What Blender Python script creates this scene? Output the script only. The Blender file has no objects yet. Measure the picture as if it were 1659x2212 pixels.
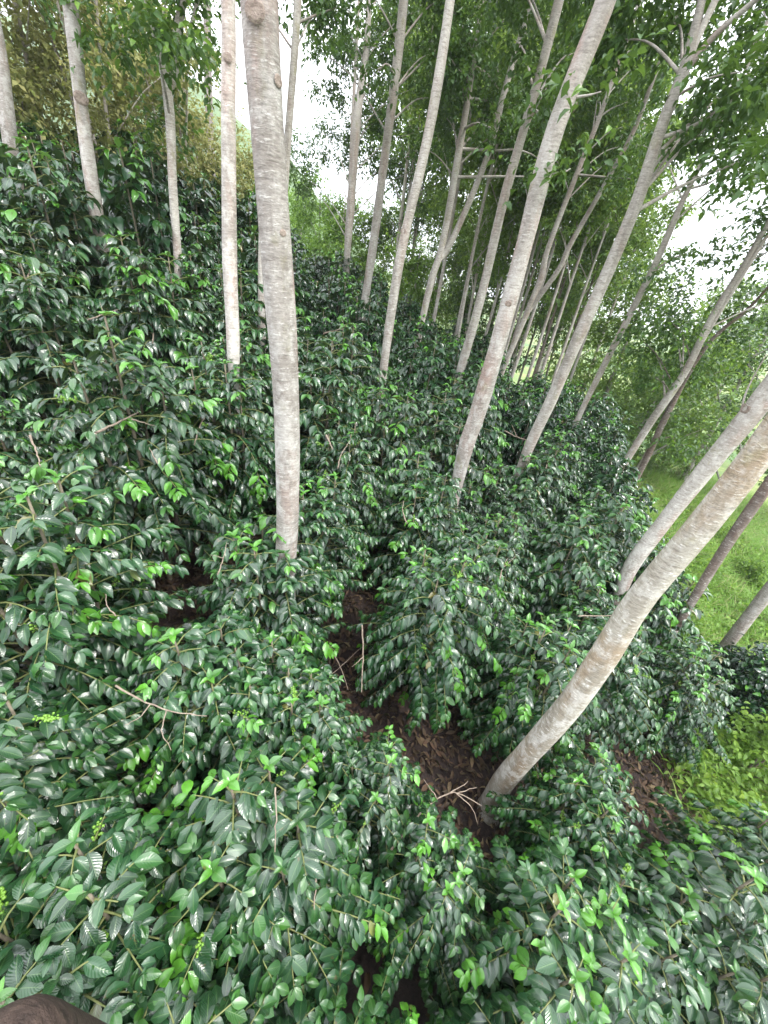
import bpy, math, random
import numpy as np
from mathutils import Vector
random.seed(7); RNG = np.random.default_rng(7)
SC = bpy.context.scene
COL = SC.collection
# ------------------------------------------------------------------ camera
# picture coordinates used below: 1659 x 2211, measured on the photograph; at() turns one into a point in the place
F, CX, CY = 830.0, 829.5, 1105.5
PITCH, ROLL = math.radians(31.5), math.radians(6.8)
FW = np.array([0, math.cos(PITCH), -math.sin(PITCH)])
_u0 = np.array([0, math.sin(PITCH), math.cos(PITCH)]); _r0 = np.array([1.0, 0, 0])
RT = math.cos(ROLL)*_r0 + math.sin(ROLL)*_u0
UP = -math.sin(ROLL)*_r0 + math.cos(ROLL)*_u0
def ray(x, y):
    d = FW + RT*(x-CX)/F + UP*(CY-y)/F
    return d/np.linalg.norm(d)
def proj(P):
    P = np.asarray(P, float); z = P@FW
    return np.array([CX+F*(P@RT)/z, CY-F*(P@UP)/z, z])
def softplus(t, k):
    t = np.asarray(t, float)
    return np.log1p(np.exp(-np.abs(t/k)))*k + np.maximum(t, 0)
def H(x, y):
    x = np.asarray(x, float); y = np.asarray(y, float)
    xs = -8.0 + softplus(x+8.0, 0.8)                       # rises to the left, then levels out
    z = -3.9 - 0.36*xs
    z = z + 0.30*softplus(x-11, 3.0)*1.0                   # the slope eases far down to the right
    ys = y - softplus(y-17, 2.5)
    z = z + 0.08*np.maximum(ys, -6) - 0.22*softplus(y-17, 2.5)*np.exp(-np.maximum(y-17,0)/60)
    z = z + 0.05*np.sin(1.7*x+0.6*y) + 0.04*np.sin(2.3*y-0.9*x)
    return z
def at(px, py, dz=0.0, tmax=120):
    d = ray(px, py); t = 0.4
    while t < tmax:
        P = d*t
        if P[2] < float(H(P[0], P[1])) + dz: return P
        t += 0.02 + 0.002*t
    return d*tmax

# ------------------------------------------------------------------ object helpers
def tag(o, label=None, cat=None, group=None, kind=None):
    if label: o['label'] = label
    if cat: o['category'] = cat
    if group: o['group'] = group
    if kind: o['kind'] = kind
    return o
def empty(name, loc, label=None, cat=None, group=None, rz=0.0, s=1.0):
    o = bpy.data.objects.new(name, None); COL.objects.link(o)
    o.location = [float(v) for v in loc]; o.rotation_euler = (0, 0, rz); o.scale = (s, s, s) if not hasattr(s, '__len__') else s
    o.empty_display_size = 0.2
    return tag(o, label, cat, group)
def link(name, me, parent=None, mat=None):
    o = bpy.data.objects.new(name, me); COL.objects.link(o)
    if mat is not None and len(me.materials) == 0: me.materials.append(mat)
    if parent is not None: o.parent = parent
    return o
def copy_tree(o, parent=None):
    c = o.copy(); COL.objects.link(c); c.parent = parent
    for ch in list(o.children): copy_tree(ch, c)
    return c
def raw_mesh(name, V, Q, uv=None, tint=None, mats=None, mi=None):
    """V (n,3) vertices, Q (m,4) quads; uv/tint per vertex"""
    me = bpy.data.meshes.new(name)
    V = np.ascontiguousarray(V, np.float32); Q = np.ascontiguousarray(Q, np.int32)
    me.vertices.add(len(V)); me.vertices.foreach_set('co', V.ravel())
    me.loops.add(Q.size); me.loops.foreach_set('vertex_index', Q.ravel())
    me.polygons.add(len(Q))
    me.polygons.foreach_set('loop_start', np.arange(0, Q.size, Q.shape[1], dtype=np.int32))
    me.polygons.foreach_set('use_smooth', np.ones(len(Q), bool))
    if mi is not None: me.polygons.foreach_set('material_index', np.asarray(mi, np.int32))
    me.update(calc_edges=True)
    if uv is not None:
        l = me.uv_layers.new(name='UVMap')
        l.data.foreach_set('uv', np.ascontiguousarray(uv[Q.ravel()], np.float32).ravel())
    if tint is not None:
        a = me.attributes.new('tint', 'FLOAT_COLOR', 'POINT')
        t4 = np.ones((len(V), 4), np.float32); t4[:, :3] = tint
        a.data.foreach_set('color', t4.ravel())
    for m in (mats or []): me.materials.append(m)
    me.validate(); return me
class Tubes:
    """collects tapered tubes into one mesh"""
    def __init__(s): s.V = []; s.Q = []; s.n = 0; s.UV = []
    def add(s, pts, rad, sides=8, wob=0.0, cap=True):
        pts = np.asarray(pts, float); n = len(pts); rad = np.broadcast_to(np.asarray(rad, float), (n,))
        T = np.gradient(pts, axis=0); T /= np.linalg.norm(T, axis=1)[:, None]+1e-9
        a = np.array([1.0, 0, 0]) if abs(T[0][0]) < 0.8 else np.array([0, 1.0, 0])
        ph = np.linspace(0, 2*math.pi, sides, endpoint=False)
        rings = []; L = 0
        for i in range(n):
            b = np.cross(T[i], a); b /= np.linalg.norm(b)+1e-9
            a = np.cross(b, T[i])
            r = rad[i]*np.ones(sides)
            if wob:
                r = r*(1 + wob*np.sin(ph*3+i*0.35)*0.5 + wob*(RNG.random(sides)-0.5)*0.5)
            rings.append(pts[i] + (np.cos(ph)*r)[:, None]*a + (np.sin(ph)*r)[:, None]*b)
        base = s.n
        V = np.concatenate(rings); s.V.append(V)
        i0 = np.arange(n-1)[:, None]*sides; j = np.arange(sides)[None]; j2 = (j+1) % sides
        s.Q.append((base+np.stack([i0+j, i0+j2, i0+sides+j2, i0+sides+j], -1)).reshape(-1, 4))
        s.n += len(V)
        if cap:
            for k, ri in ((0, 0), (n-1, n-1)):
                s.V.append(pts[k][None]); c = s.n; s.n += 1
                r = base + ri*sides + np.arange(sides)
                q = np.stack([r, np.roll(r, -1), np.full(sides, c), np.full(sides, c)], -1)
                # as quads built from two rim points and a doubled centre point would be degenerate: use pairs
                m = sides//2*2
                q = np.stack([r[0:m:2], r[1:m:2], np.roll(r, -2)[0:m:2], np.full(m//2, c)], -1)
                s.Q.append(q)
    def mesh(s, name, mats): return raw_mesh(name, np.concatenate(s.V), np.concatenate(s.Q), mats=mats)
def smooth_path(pts, n):
    """Catmull-Rom through pts, n samples"""
    P = np.asarray(pts, float)
    if len(P) < 3:
        t = np.linspace(0, 1, n)[:, None]; return P[0]*(1-t)+P[-1]*t
    seg = np.linalg.norm(np.diff(P, axis=0), axis=1); cum = np.concatenate([[0], np.cumsum(seg)])
    out = []
    for s in np.linspace(0, cum[-1], n):
        i = min(max(np.searchsorted(cum, s, 'right')-1, 0), len(P)-2)
        t = (s-cum[i])/seg[i]
        p1, p2 = P[i], P[i+1]
        m1 = (P[i+1]-P[i-1])/(cum[i+1]-cum[i-1]) if i > 0 else (p2-p1)/seg[i]
        m2 = (P[i+2]-P[i])/(cum[i+2]-cum[i]) if i < len(P)-2 else (p2-p1)/seg[i]
        m1 = m1*seg[i]; m2 = m2*seg[i]
        out.append((2*t**3-3*t**2+1)*p1+(t**3-2*t**2+t)*m1+(-2*t**3+3*t**2)*p2+(t**3-t**2)*m2)
    return np.array(out)

# ------------------------------------------------------------------ leaves
def leaf_template(cols, rows, droop=0.12, fold=0.10, wave=0.0, tip=0.75):
    """returns across(-1..1)*profile, along, lift, uv, quads"""
    v = np.linspace(0, 1, rows+1); a = np.linspace(-1, 1, cols+1)
    prof = np.sin(math.pi*np.clip(v, 0, 1)**0.9)**tip*(1-0.25*v**6)
    prof[0] = 0.03; prof[-1] = 0.02
    A = a[None]*prof[:, None]; Vv = np.repeat(v[:, None], cols+1, 1)
    Z = fold*np.abs(a)[None]*prof[:, None] - droop*(v[:, None]**2)*1.0 + 0.03*np.sin(math.pi*v)[:, None]
    if wave: Z = Z + wave*np.abs(a)[None]**2*np.sin(v*2*math.pi*3.5)[:, None]*np.where(a > 0, 1, -0.8)[None]*prof[:, None]
    U = np.repeat((a[None]+1)/2, rows+1, 0)
    n = cols+1
    i, j = np.meshgrid(np.arange(rows), np.arange(cols), indexing='ij')
    Q = np.stack([i*n+j, i*n+j+1, (i+1)*n+j+1, (i+1)*n+j], -1).reshape(-1, 4)
    return A.ravel(), Vv.ravel(), Z.ravel(), np.stack([U.ravel(), Vv.ravel()], -1), Q
def norm(a): return a/(np.linalg.norm(a, axis=-1, keepdims=True)+1e-9)
def leaves_mesh(name, O, D, N, L, W, tint, tpl, mat):
    A, Vv, Z, uv, Q = tpl
    D = norm(D); N = norm(N - (N*D).sum(-1, keepdims=True)*D); S = np.cross(D, N)
    curl = RNG.uniform(0.4, 1.6, len(O))
    V = (O[:, None] + D[:, None]*(Vv[None, :, None]*L[:, None, None]) + S[:, None]*(A[None, :, None]*W[:, None, None]/2)
         + N[:, None]*(Z[None, :, None]*(L*curl)[:, None, None]))
    k = len(A); n = len(O)
    QQ = (Q[None]+np.arange(n)[:, None, None]*k).reshape(-1, 4)
    return raw_mesh(name, V.reshape(-1, 3), QQ, np.tile(uv, (n, 1)), np.repeat(tint, k, 0), [mat])

# ------------------------------------------------------------------ materials
def new_mat(name):
    m = bpy.data.materials.new(name); m.use_nodes = True
    nt = m.node_tree; nt.nodes.clear()
    return m, nt
def nd(nt, t, **kw):
    n = nt.nodes.new(t)
    for k, v in kw.items(): setattr(n, k, v)
    return n
def lk(nt, a, b): nt.links.new(a, b)
def math_n(nt, op, a, b=None, clamp=False):
    n = nd(nt, 'ShaderNodeMath', operation=op); n.use_clamp = clamp
    for i, v in enumerate((a, b)):
        if v is None: continue
        if isinstance(v, (int, float)): n.inputs[i].default_value = v
        else: lk(nt, v, n.inputs[i])
    return n.outputs[0]
def mix_c(nt, fac, a, b, mode='MIX'):
    n = nd(nt, 'ShaderNodeMix', data_type='RGBA', blend_type=mode)
    for s, v in ((n.inputs[0], fac), (n.inputs[6], a), (n.inputs[7], b)):
        if isinstance(v, (int, float)): s.default_value = v
        elif isinstance(v, tuple): s.default_value = (*v, 1)
        else: lk(nt, v, s)
    return n.outputs[2]
def ramp(nt, fac, stops):
    n = nd(nt, 'ShaderNodeValToRGB'); cr = n.color_ramp
    while len(cr.elements) < len(stops): cr.elements.new(0.5)
    for e, (p, c) in zip(cr.elements, stops):
        e.position = p; e.color = (*c, 1) if isinstance(c, tuple) else (c, c, c, 1)
    lk(nt, fac, n.inputs[0]); return n.outputs[0]
def noise(nt, vec, scale, detail=3, rough=0.55):
    n = nd(nt, 'ShaderNodeTexNoise'); n.inputs['Scale'].default_value = scale
    n.inputs['Detail'].default_value = detail; n.inputs['Roughness'].default_value = rough
    if vec is not None: lk(nt, vec, n.inputs['Vector'])
    return n.outputs[0]
def leaf_mat(name, dark, mid, young, rough=0.36, trans=0.25, veins=True, vein_n=9.0, bump=0.5, spec=0.5, greyer=(0.03, 0.06, 0.03), glow=(0.25, 0.42, 0.05)):
    """tint.r: shade of the individual leaf, tint.g: youth (1 = fresh bright leaf), tint.b: yellowing"""
    m, nt = new_mat(name)
    at_ = nd(nt, 'ShaderNodeAttribute', attribute_name='tint')
    sp = nd(nt, 'ShaderNodeSeparateColor'); lk(nt, at_.outputs['Color'], sp.inputs[0])
    c = mix_c(nt, sp.outputs[0], dark, mid)
    oi = nd(nt, 'ShaderNodeObjectInfo')
    c = mix_c(nt, math_n(nt, 'MULTIPLY', oi.outputs['Random'], 0.7), c, greyer)
    c = mix_c(nt, sp.outputs[1], c, young)
    c = mix_c(nt, sp.outputs[2], c, (0.17, 0.13, 0.03))
    if veins:
        uv = nd(nt, 'ShaderNodeUVMap'); uv.uv_map = 'UVMap'
        sx = nd(nt, 'ShaderNodeSeparateXYZ'); lk(nt, uv.outputs[0], sx.inputs[0])
        au = math_n(nt, 'ABSOLUTE', math_n(nt, 'SUBTRACT', sx.outputs[0], 0.5))
        t = math_n(nt, 'SUBTRACT', math_n(nt, 'MULTIPLY', sx.outputs[1], vein_n), math_n(nt, 'MULTIPLY', au, 4.5))
        w = math_n(nt, 'ABSOLUTE', math_n(nt, 'SINE', math_n(nt, 'MULTIPLY', t, math.pi)))
        wave_h = math_n(nt, 'POWER', w, 1.3)
        rib = math_n(nt, 'LESS_THAN', au, 0.022)
        lat = math_n(nt, 'LESS_THAN', w, 0.22)
        line = math_n(nt, 'ADD', math_n(nt, 'MULTIPLY', rib, 0.45), math_n(nt, 'MULTIPLY', lat, 0.07), True)
        c = mix_c(nt, line, c, (0.16, 0.27, 0.09))
    geo = nd(nt, 'ShaderNodeNewGeometry')
    tc = nd(nt, 'ShaderNodeTexCoord')
    spots = noise(nt, tc.outputs['Object'], 26.0, 2)
    c = mix_c(nt, math_n(nt, 'MULTIPLY', ramp(nt, spots, [(0.35, 0.0), (0.75, 1.0)]), 0.35), c, (0.02, 0.045, 0.018))
    blot = noise(nt, tc.outputs['Object'], 17.0, 3, 0.7)                       # chewed, scorched patches on some leaves
    c = mix_c(nt, math_n(nt, 'MULTIPLY', ramp(nt, blot, [(0.66, 0.0), (0.70, 1.0)]), 0.7), c, (0.085, 0.055, 0.022))
    under = mix_c(nt, 0.5, c, (0.05, 0.10, 0.04))
    cb = mix_c(nt, geo.outputs['Backfacing'], c, under)
    p = nd(nt, 'ShaderNodeBsdfPrincipled')
    lk(nt, cb, p.inputs['Base Color'])
    r = nd(nt, 'ShaderNodeMapRange'); lk(nt, geo.outputs['Backfacing'], r.inputs[0])
    r.inputs[3].default_value = rough; r.inputs[4].default_value = 0.65
    lk(nt, math_n(nt, 'ADD', r.outputs[0], math_n(nt, 'MULTIPLY', math_n(nt, 'SUBTRACT', sp.outputs[0], 0.5), 0.16)), p.inputs['Roughness'])
    p.inputs['Specular IOR Level'].default_value = spec
    if veins:
        b = nd(nt, 'ShaderNodeBump'); b.inputs['Strength'].default_value = bump; b.inputs['Distance'].default_value = 0.003
        lk(nt, wave_h, b.inputs['Height']); lk(nt, b.outputs[0], p.inputs['Normal'])
    tr = nd(nt, 'ShaderNodeBsdfTranslucent')
    lk(nt, mix_c(nt, 0.55, cb, glow, 'MIX'), tr.inputs[0])
    mx = nd(nt, 'ShaderNodeMixShader'); lk(nt, math_n(nt, 'ADD', math_n(nt, 'MULTIPLY', sp.outputs[1], 0.22), trans), mx.inputs[0])
    lk(nt, p.outputs[0], mx.inputs[1]); lk(nt, tr.outputs[0], mx.inputs[2])
    o = nd(nt, 'ShaderNodeOutputMaterial'); lk(nt, mx.outputs[0], o.inputs[0])
    return m
def bark_mat(name, pale, mid, dark, red, white=0.5, bump=0.6, ring=1.0):
    m, nt = new_mat(name)
    tc = nd(nt, 'ShaderNodeTexCoord'); oi = nd(nt, 'ShaderNodeObjectInfo')
    va = nd(nt, 'ShaderNodeVectorMath', operation='ADD'); lk(nt, tc.outputs['Object'], va.inputs[0])
    cm = nd(nt, 'ShaderNodeCombineXYZ')
    lk(nt, math_n(nt, 'MULTIPLY', oi.outputs['Random'], 37.0), cm.inputs[0]); lk(nt, math_n(nt, 'MULTIPLY', oi.outputs['Random'], 11.0), cm.inputs[2])
    lk(nt, cm.outputs[0], va.inputs[1])
    def mapped(sx, sz):
        mp = nd(nt, 'ShaderNodeMapping'); mp.inputs['Scale'].default_value = (sx, sx, sz); lk(nt, va.outputs[0], mp.inputs[0]); return mp.outputs[0]
    n_big = noise(nt, mapped(3.0, 1.1), 1.0, 4)
    n_red = noise(nt, mapped(6.0, 1.6), 1.0, 3)
    n_ring = noise(nt, mapped(13.0, 62.0*ring), 1.0, 4, 0.65)
    n_fine = noise(nt, mapped(45.0, 120.0), 1.0, 3, 0.7)
    n_lich = noise(nt, mapped(10.0, 7.0), 1.0, 5, 0.7)
    n_moss = noise(nt, mapped(4.0, 2.2), 1.7, 4)
    n_run = noise(nt, mapped(7.0, 0.45), 1.0, 3)
    c = mix_c(nt, ramp(nt, n_big, [(0.36, 0.0), (0.62, 1.0)]), mid, pale)
    c = mix_c(nt, math_n(nt, 'MULTIPLY', ramp(nt, n_run, [(0.52, 0.0), (0.66, 1.0)]), 0.4), c, dark)
    c = mix_c(nt, math_n(nt, 'MULTIPLY', ramp(nt, n_red, [(0.5, 0.0), (0.66, 1.0)]), 0.65), c, red)
    c = mix_c(nt, math_n(nt, 'MULTIPLY', ramp(nt, n_ring, [(0.36, 1.0), (0.49, 0.0)]), 0.55), c, dark)
    so = nd(nt, 'ShaderNodeSeparateXYZ'); lk(nt, tc.outputs['Object'], so.inputs[0])
    low = nd(nt, 'ShaderNodeMapRange'); lk(nt, so.outputs[2], low.inputs[0])          # crusty white lichen; its fade with height also paints brighter light at the foot
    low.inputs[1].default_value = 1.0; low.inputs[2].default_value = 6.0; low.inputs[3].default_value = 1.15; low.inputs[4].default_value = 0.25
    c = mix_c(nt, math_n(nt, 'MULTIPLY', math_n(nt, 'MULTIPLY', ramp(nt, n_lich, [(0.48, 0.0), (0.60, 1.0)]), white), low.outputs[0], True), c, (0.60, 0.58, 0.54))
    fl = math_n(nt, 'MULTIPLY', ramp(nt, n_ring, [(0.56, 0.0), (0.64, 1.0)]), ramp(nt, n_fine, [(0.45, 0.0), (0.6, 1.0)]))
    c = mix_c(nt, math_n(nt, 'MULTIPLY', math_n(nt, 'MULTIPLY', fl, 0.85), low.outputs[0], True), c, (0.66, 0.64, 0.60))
    c = mix_c(nt, math_n(nt, 'MULTIPLY', ramp(nt, n_moss, [(0.62, 0.0), (0.72, 1.0)]), 0.45), c, (0.20, 0.19, 0.07))
    c = mix_c(nt, 0.35, c, ramp(nt, n_fine, [(0.3, 0.25), (0.7, 0.75)]), 'OVERLAY')
    hs = nd(nt, 'ShaderNodeHueSaturation'); lk(nt, c, hs.inputs['Color']); hs.inputs['Saturation'].default_value = 0.95
    vr = nd(nt, 'ShaderNodeMapRange'); lk(nt, oi.outputs['Random'], vr.inputs[0]); vr.inputs[3].default_value = 0.82; vr.inputs[4].default_value = 1.15
    lk(nt, vr.outputs[0], hs.inputs['Value']); c = hs.outputs[0]
    p = nd(nt, 'ShaderNodeBsdfPrincipled'); lk(nt, c, p.inputs['Base Color']); p.inputs['Roughness'].default_value = 0.85
    p.inputs['Specular IOR Level'].default_value = 0.25
    hsum = math_n(nt, 'ADD', math_n(nt, 'MULTIPLY', n_ring, 0.7), math_n(nt, 'MULTIPLY', n_fine, 0.4))
    b = nd(nt, 'ShaderNodeBump'); b.inputs['Strength'].default_value = bump; b.inputs['Distance'].default_value = 0.012
    lk(nt, hsum, b.inputs['Height']); lk(nt, b.outputs[0], p.inputs['Normal'])
    o = nd(nt, 'ShaderNodeOutputMaterial'); lk(nt, p.outputs[0], o.inputs[0]); return m
def plain_mat(name, a, b_, scale=8.0, rough=0.8, bump=0.3, stretch=(1, 1, 1)):
    m, nt = new_mat(name)
    tc = nd(nt, 'ShaderNodeTexCoord'); mp = nd(nt, 'ShaderNodeMapping'); mp.inputs['Scale'].default_value = stretch
    lk(nt, tc.outputs['Object'], mp.inputs[0])
    n = noise(nt, mp.outputs[0], scale, 5, 0.65)
    p = nd(nt, 'ShaderNodeBsdfPrincipled'); lk(nt, mix_c(nt, ramp(nt, n, [(0.3, 0.0), (0.7, 1.0)]), a, b_), p.inputs['Base Color'])
    p.inputs['Roughness'].default_value = rough; p.inputs['Specular IOR Level'].default_value = 0.3
    b = nd(nt, 'ShaderNodeBump'); b.inputs['Strength'].default_value = bump; b.inputs['Distance'].default_value = 0.02
    lk(nt, n, b.inputs['Height']); lk(nt, b.outputs[0], p.inputs['Normal'])
    o = nd(nt, 'ShaderNodeOutputMaterial'); lk(nt, p.outputs[0], o.inputs[0]); return m

M_COFFEE = leaf_mat('coffee leaf', (0.003, 0.017, 0.009), (0.013, 0.068, 0.022), (0.11, 0.34, 0.03), rough=0.26, trans=0.06, bump=0.20, spec=0.75, greyer=(0.008, 0.026, 0.015))
M_COFFEE_FAR = leaf_mat('coffee leaf far', (0.003, 0.017, 0.009), (0.013, 0.058, 0.020), (0.10, 0.30, 0.03), rough=0.24, trans=0.05, veins=False, spec=0.55, greyer=(0.008, 0.024, 0.014))
M_CROWN = leaf_mat('shade tree leaf', (0.022, 0.062, 0.015), (0.055, 0.125, 0.024), (0.16, 0.30, 0.03), rough=0.42, trans=0.24, veins=False, spec=0.4, greyer=(0.045, 0.10, 0.02))
M_GROVE = leaf_mat('grove leaf', (0.06, 0.125, 0.022), (0.12, 0.21, 0.036), (0.20, 0.33, 0.05), rough=0.5, trans=0.40, veins=False, spec=0.35, greyer=(0.08, 0.16, 0.04), glow=(0.34, 0.48, 0.07))
M_RUST = leaf_mat('rusty leaf', (0.17, 0.20, 0.06), (0.38, 0.34, 0.13), (0.17, 0.22, 0.03), rough=0.55, trans=0.35, veins=False, spec=0.3, greyer=(0.25, 0.25, 0.09), glow=(0.55, 0.55, 0.18))
M_LIME = leaf_mat('lime leaf', (0.06, 0.14, 0.022), (0.20, 0.33, 0.045), (0.28, 0.42, 0.04), rough=0.5, trans=0.40, veins=False, spec=0.35, greyer=(0.13, 0.24, 0.03))
M_DRY = leaf_mat('dry leaf', (0.022, 0.012, 0.009), (0.085, 0.048, 0.032), (0.24, 0.17, 0.10), rough=0.7, trans=0.05, veins=False, spec=0.25, greyer=(0.09, 0.05, 0.03))
M_GRASS = leaf_mat('grass blade', (0.14, 0.28, 0.03), (0.27, 0.46, 0.06), (0.48, 0.44, 0.22), rough=0.5, trans=0.40, veins=False, spec=0.35, greyer=(0.11, 0.24, 0.03))
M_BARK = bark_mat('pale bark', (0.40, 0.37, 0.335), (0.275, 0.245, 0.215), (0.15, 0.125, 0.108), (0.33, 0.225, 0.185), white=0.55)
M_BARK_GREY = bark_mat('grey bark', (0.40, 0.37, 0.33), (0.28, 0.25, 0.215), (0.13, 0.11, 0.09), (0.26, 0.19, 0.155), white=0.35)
M_BARK_DARK = bark_mat('dark bark', (0.19, 0.15, 0.125), (0.115, 0.09, 0.075), (0.06, 0.045, 0.04), (0.15, 0.09, 0.07), white=0.12)
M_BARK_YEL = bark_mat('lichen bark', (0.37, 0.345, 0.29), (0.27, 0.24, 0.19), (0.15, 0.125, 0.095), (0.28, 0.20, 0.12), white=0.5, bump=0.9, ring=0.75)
M_STEM = plain_mat('coffee stem', (0.10, 0.085, 0.06), (0.22, 0.19, 0.14), 30, 0.8)
M_TWIG = plain_mat('green twig', (0.10, 0.13, 0.04), (0.17, 0.18, 0.07), 30, 0.7)
M_DEAD = plain_mat('dead twig', (0.12, 0.09, 0.07), (0.28, 0.23, 0.18), 40, 0.85)
M_KNOT = plain_mat('knot', (0.15, 0.11, 0.09), (0.34, 0.28, 0.235), 38, 0.9, 0.8)
M_POST = plain_mat('post wood', (0.022, 0.014, 0.011), (0.06, 0.04, 0.031), 26, 0.85, 0.7, (1, 1, 2.5))
def berry_mat():
    m, nt = new_mat('green coffee cherry')
    p = nd(nt, 'ShaderNodeBsdfPrincipled'); oi = nd(nt, 'ShaderNodeTexCoord')
    n = noise(nt, oi.outputs['Object'], 40.0, 1)
    lk(nt, mix_c(nt, n, (0.09, 0.22, 0.025), (0.19, 0.34, 0.045)), p.inputs['Base Color']); p.inputs['Roughness'].default_value = 0.35
    o = nd(nt, 'ShaderNodeOutputMaterial'); lk(nt, p.outputs[0], o.inputs[0]); return m
M_BERRY = berry_mat()

# ------------------------------------------------------------------ coffee bushes
TPL_NEAR = leaf_template(4, 9, droop=0.24, fold=0.10, wave=0.032, tip=0.8)
TPL_MID = leaf_template(4, 5, droop=0.24, fold=0.12, wave=0.02, tip=0.8)
TPL_FAR = leaf_template(2, 4, droop=0.22, fold=0.12, tip=0.75)
def sphere_template():
    vs = []; st = 6; sl = 6
    for i in range(st+1):
        th = math.pi*i/st
        for j in range(sl): vs.append((math.sin(th)*math.cos(2*math.pi*j/sl), math.sin(th)*math.sin(2*math.pi*j/sl), 1.15*math.cos(th)))
    q = [(i*sl+j, i*sl+(j+1) % sl, (i+1)*sl+(j+1) % sl, (i+1)*sl+j) for i in range(st) for j in range(sl)]
    return np.array(vs), np.array(q)
SPH = sphere_template()
def make_bush(h, R, leaders, tpl, mat, young=0.05, berries=0, leafL=0.15, step=0.05, seed=0, dens=1.0, detail=True):
    rng = np.random.default_rng(seed)
    root = empty('coffee_bush', (0, 0, 0))
    tw = Tubes(); O = []; D = []; N = []; L = []; T = []; nodes_inner = []
    for li in range(leaders):
        a0 = 2*math.pi*li/leaders + rng.uniform(-.4, .4)
        off = R*0.30*(leaders > 1)*rng.uniform(0.6, 1.2)
        lh = h*rng.uniform(0.82, 1.0)
        b = np.array([math.cos(a0)*0.05, math.sin(a0)*0.05, -0.1])
        tip = np.array([math.cos(a0)*off*1.15, math.sin(a0)*off*1.15, lh])
        mid = np.array([math.cos(a0)*off*0.9, math.sin(a0)*off*0.9, lh*0.5])
        path = smooth_path([b, mid, tip], 14)
        st = Tubes(); st.add(path, np.linspace(0.022, 0.006, 14), 7)
        link('stem', st.mesh('stem', [M_STEM]), root)
        zz = 0.22*h; k = 0; ang = rng.uniform(0, 6.28)
        while zz < lh*0.985:
            f = zz/lh
            i = min(int((zz+0.1)/(lh+0.1)*13), 12); P0 = path[i] + (path[i+1]-path[i])*(((zz+0.1)/(lh+0.1)*13)-i)
            prof = (0.70+0.30*math.sin(math.pi*min(f/0.8, 1)))*(1.0 if f < 0.62 else max(1-((f-0.62)/0.38)**1.5*0.82, 0.13))
            ang += math.pi/2 + rng.uniform(-.35, .35)
            for sgn in (0, math.pi):
                an = ang + sgn + rng.uniform(-.3, .3)
                bl = R*prof*rng.uniform(0.7, 1.12)
                el0 = math.radians(rng.uniform(12, 38) + 35*max(f-0.7, 0)/0.3*0.8)
                el1 = math.radians(rng.uniform(-58, -12) + 50*max(f-0.7, 0)/0.3)
                m = max(int(bl/step), 2)
                p = P0.copy(); pts = [p.copy()]
                for s in range(m):
                    e = el0 + (el1-el0)*((s+1)/m)
                    dv = np.array([math.cos(an)*math.cos(e), math.sin(an)*math.cos(e), math.sin(e)])
                    p = p + dv*(bl/m); pts.append(p.copy())
                    fr = (s+1)/m
                    if fr < 0.25 and f < 0.8:
                        continue
                    keep = (0.45+0.55*fr)*dens
                    side = np.array([-math.sin(an), math.cos(an), 0.0])
                    yng = (k*7+int(sgn))%11 < 11*young*(0.2+1.8*f)*1.1 and fr > 0.6
                    for sd in (-1, 1):
                        if rng.random() > keep: continue
                        spread = math.radians(rng.uniform(42, 72))
                        d = dv*math.cos(spread) + sd*side*math.sin(spread)
                        d[2] -= rng.uniform(0.10, 0.95)
                        n = np.array([rng.normal(0, .22)+0.25*d[0], rng.normal(0, .22)+0.25*d[1], 1.0])
                        O.append(p+rng.normal(0, .006, 3)); D.append(d); N.append(n)
                        ll = leafL*rng.uniform(0.72, 1.12)*(1.0 if fr < 0.85 else rng.uniform(0.55, 0.85))
                        L.append(ll)
                        g = rng.uniform(0.5, 1.0) if (yng and fr > 0.75) else (rng.uniform(0, 0.22) if fr > 0.8 else rng.uniform(0, .06))
                        yel = rng.uniform(0.3, .8) if rng.random() < 0.006 else 0.0
                        T.append((rng.random(), g, yel))
                    if fr < 0.72: nodes_inner.append((p.copy(), f))
                # terminal pair
                for sd in (-1, 1):
                    d = dv*0.85 + sd*side*0.5; d[2] -= rng.uniform(-0.1, 0.25)
                    O.append(p); D.append(d); N.append(np.array([rng.normal(0, .2), rng.normal(0, .2), 1.0])); L.append(leafL*rng.uniform(0.45, 0.8))
                    T.append((rng.random(), rng.uniform(0.5, 1.0) if yng else rng.uniform(0.0, 0.35), 0.0))
                if detail: tw.add(np.array(pts)[::2] if len(pts) > 4 else np.array(pts), np.linspace(0.006, 0.0025, len(pts[::2]) if len(pts) > 4 else len(pts)), 5, cap=False)
            zz += rng.uniform(0.068, 0.10)*(1.0 if detail else 1.15); k += 1
        # crown of the leader
        yng = rng.random() < young*6
        for q in range(4):
            an = q*math.pi/2 + rng.uniform(-.35, .35); el = math.radians(rng.uniform(-15, 30) if q % 2 else rng.uniform(20, 65))
            O.append(path[-1]); D.append(np.array([math.cos(an)*math.cos(el), math.sin(an)*math.cos(el), math.sin(el)]))
            N.append(np.array([-math.cos(an)*math.sin(el), -math.sin(an)*math.sin(el), math.cos(el)]))
            L.append(leafL*rng.uniform(0.4, 0.85)); T.append((rng.random(), rng.uniform(0.3, .9) if yng else rng.uniform(0, .4), 0))
    O = np.array(O); D = np.array(D); N = np.array(N); L = np.array(L); T = np.array(T)
    W = L*rng.uniform(0.45, 0.57, len(L))
    link('foliage', leaves_mesh('foliage', O, D, N, L, W, T, tpl, mat), root)
    if detail: link('side_branches', tw.mesh('side_branches', [M_TWIG]), root)
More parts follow.
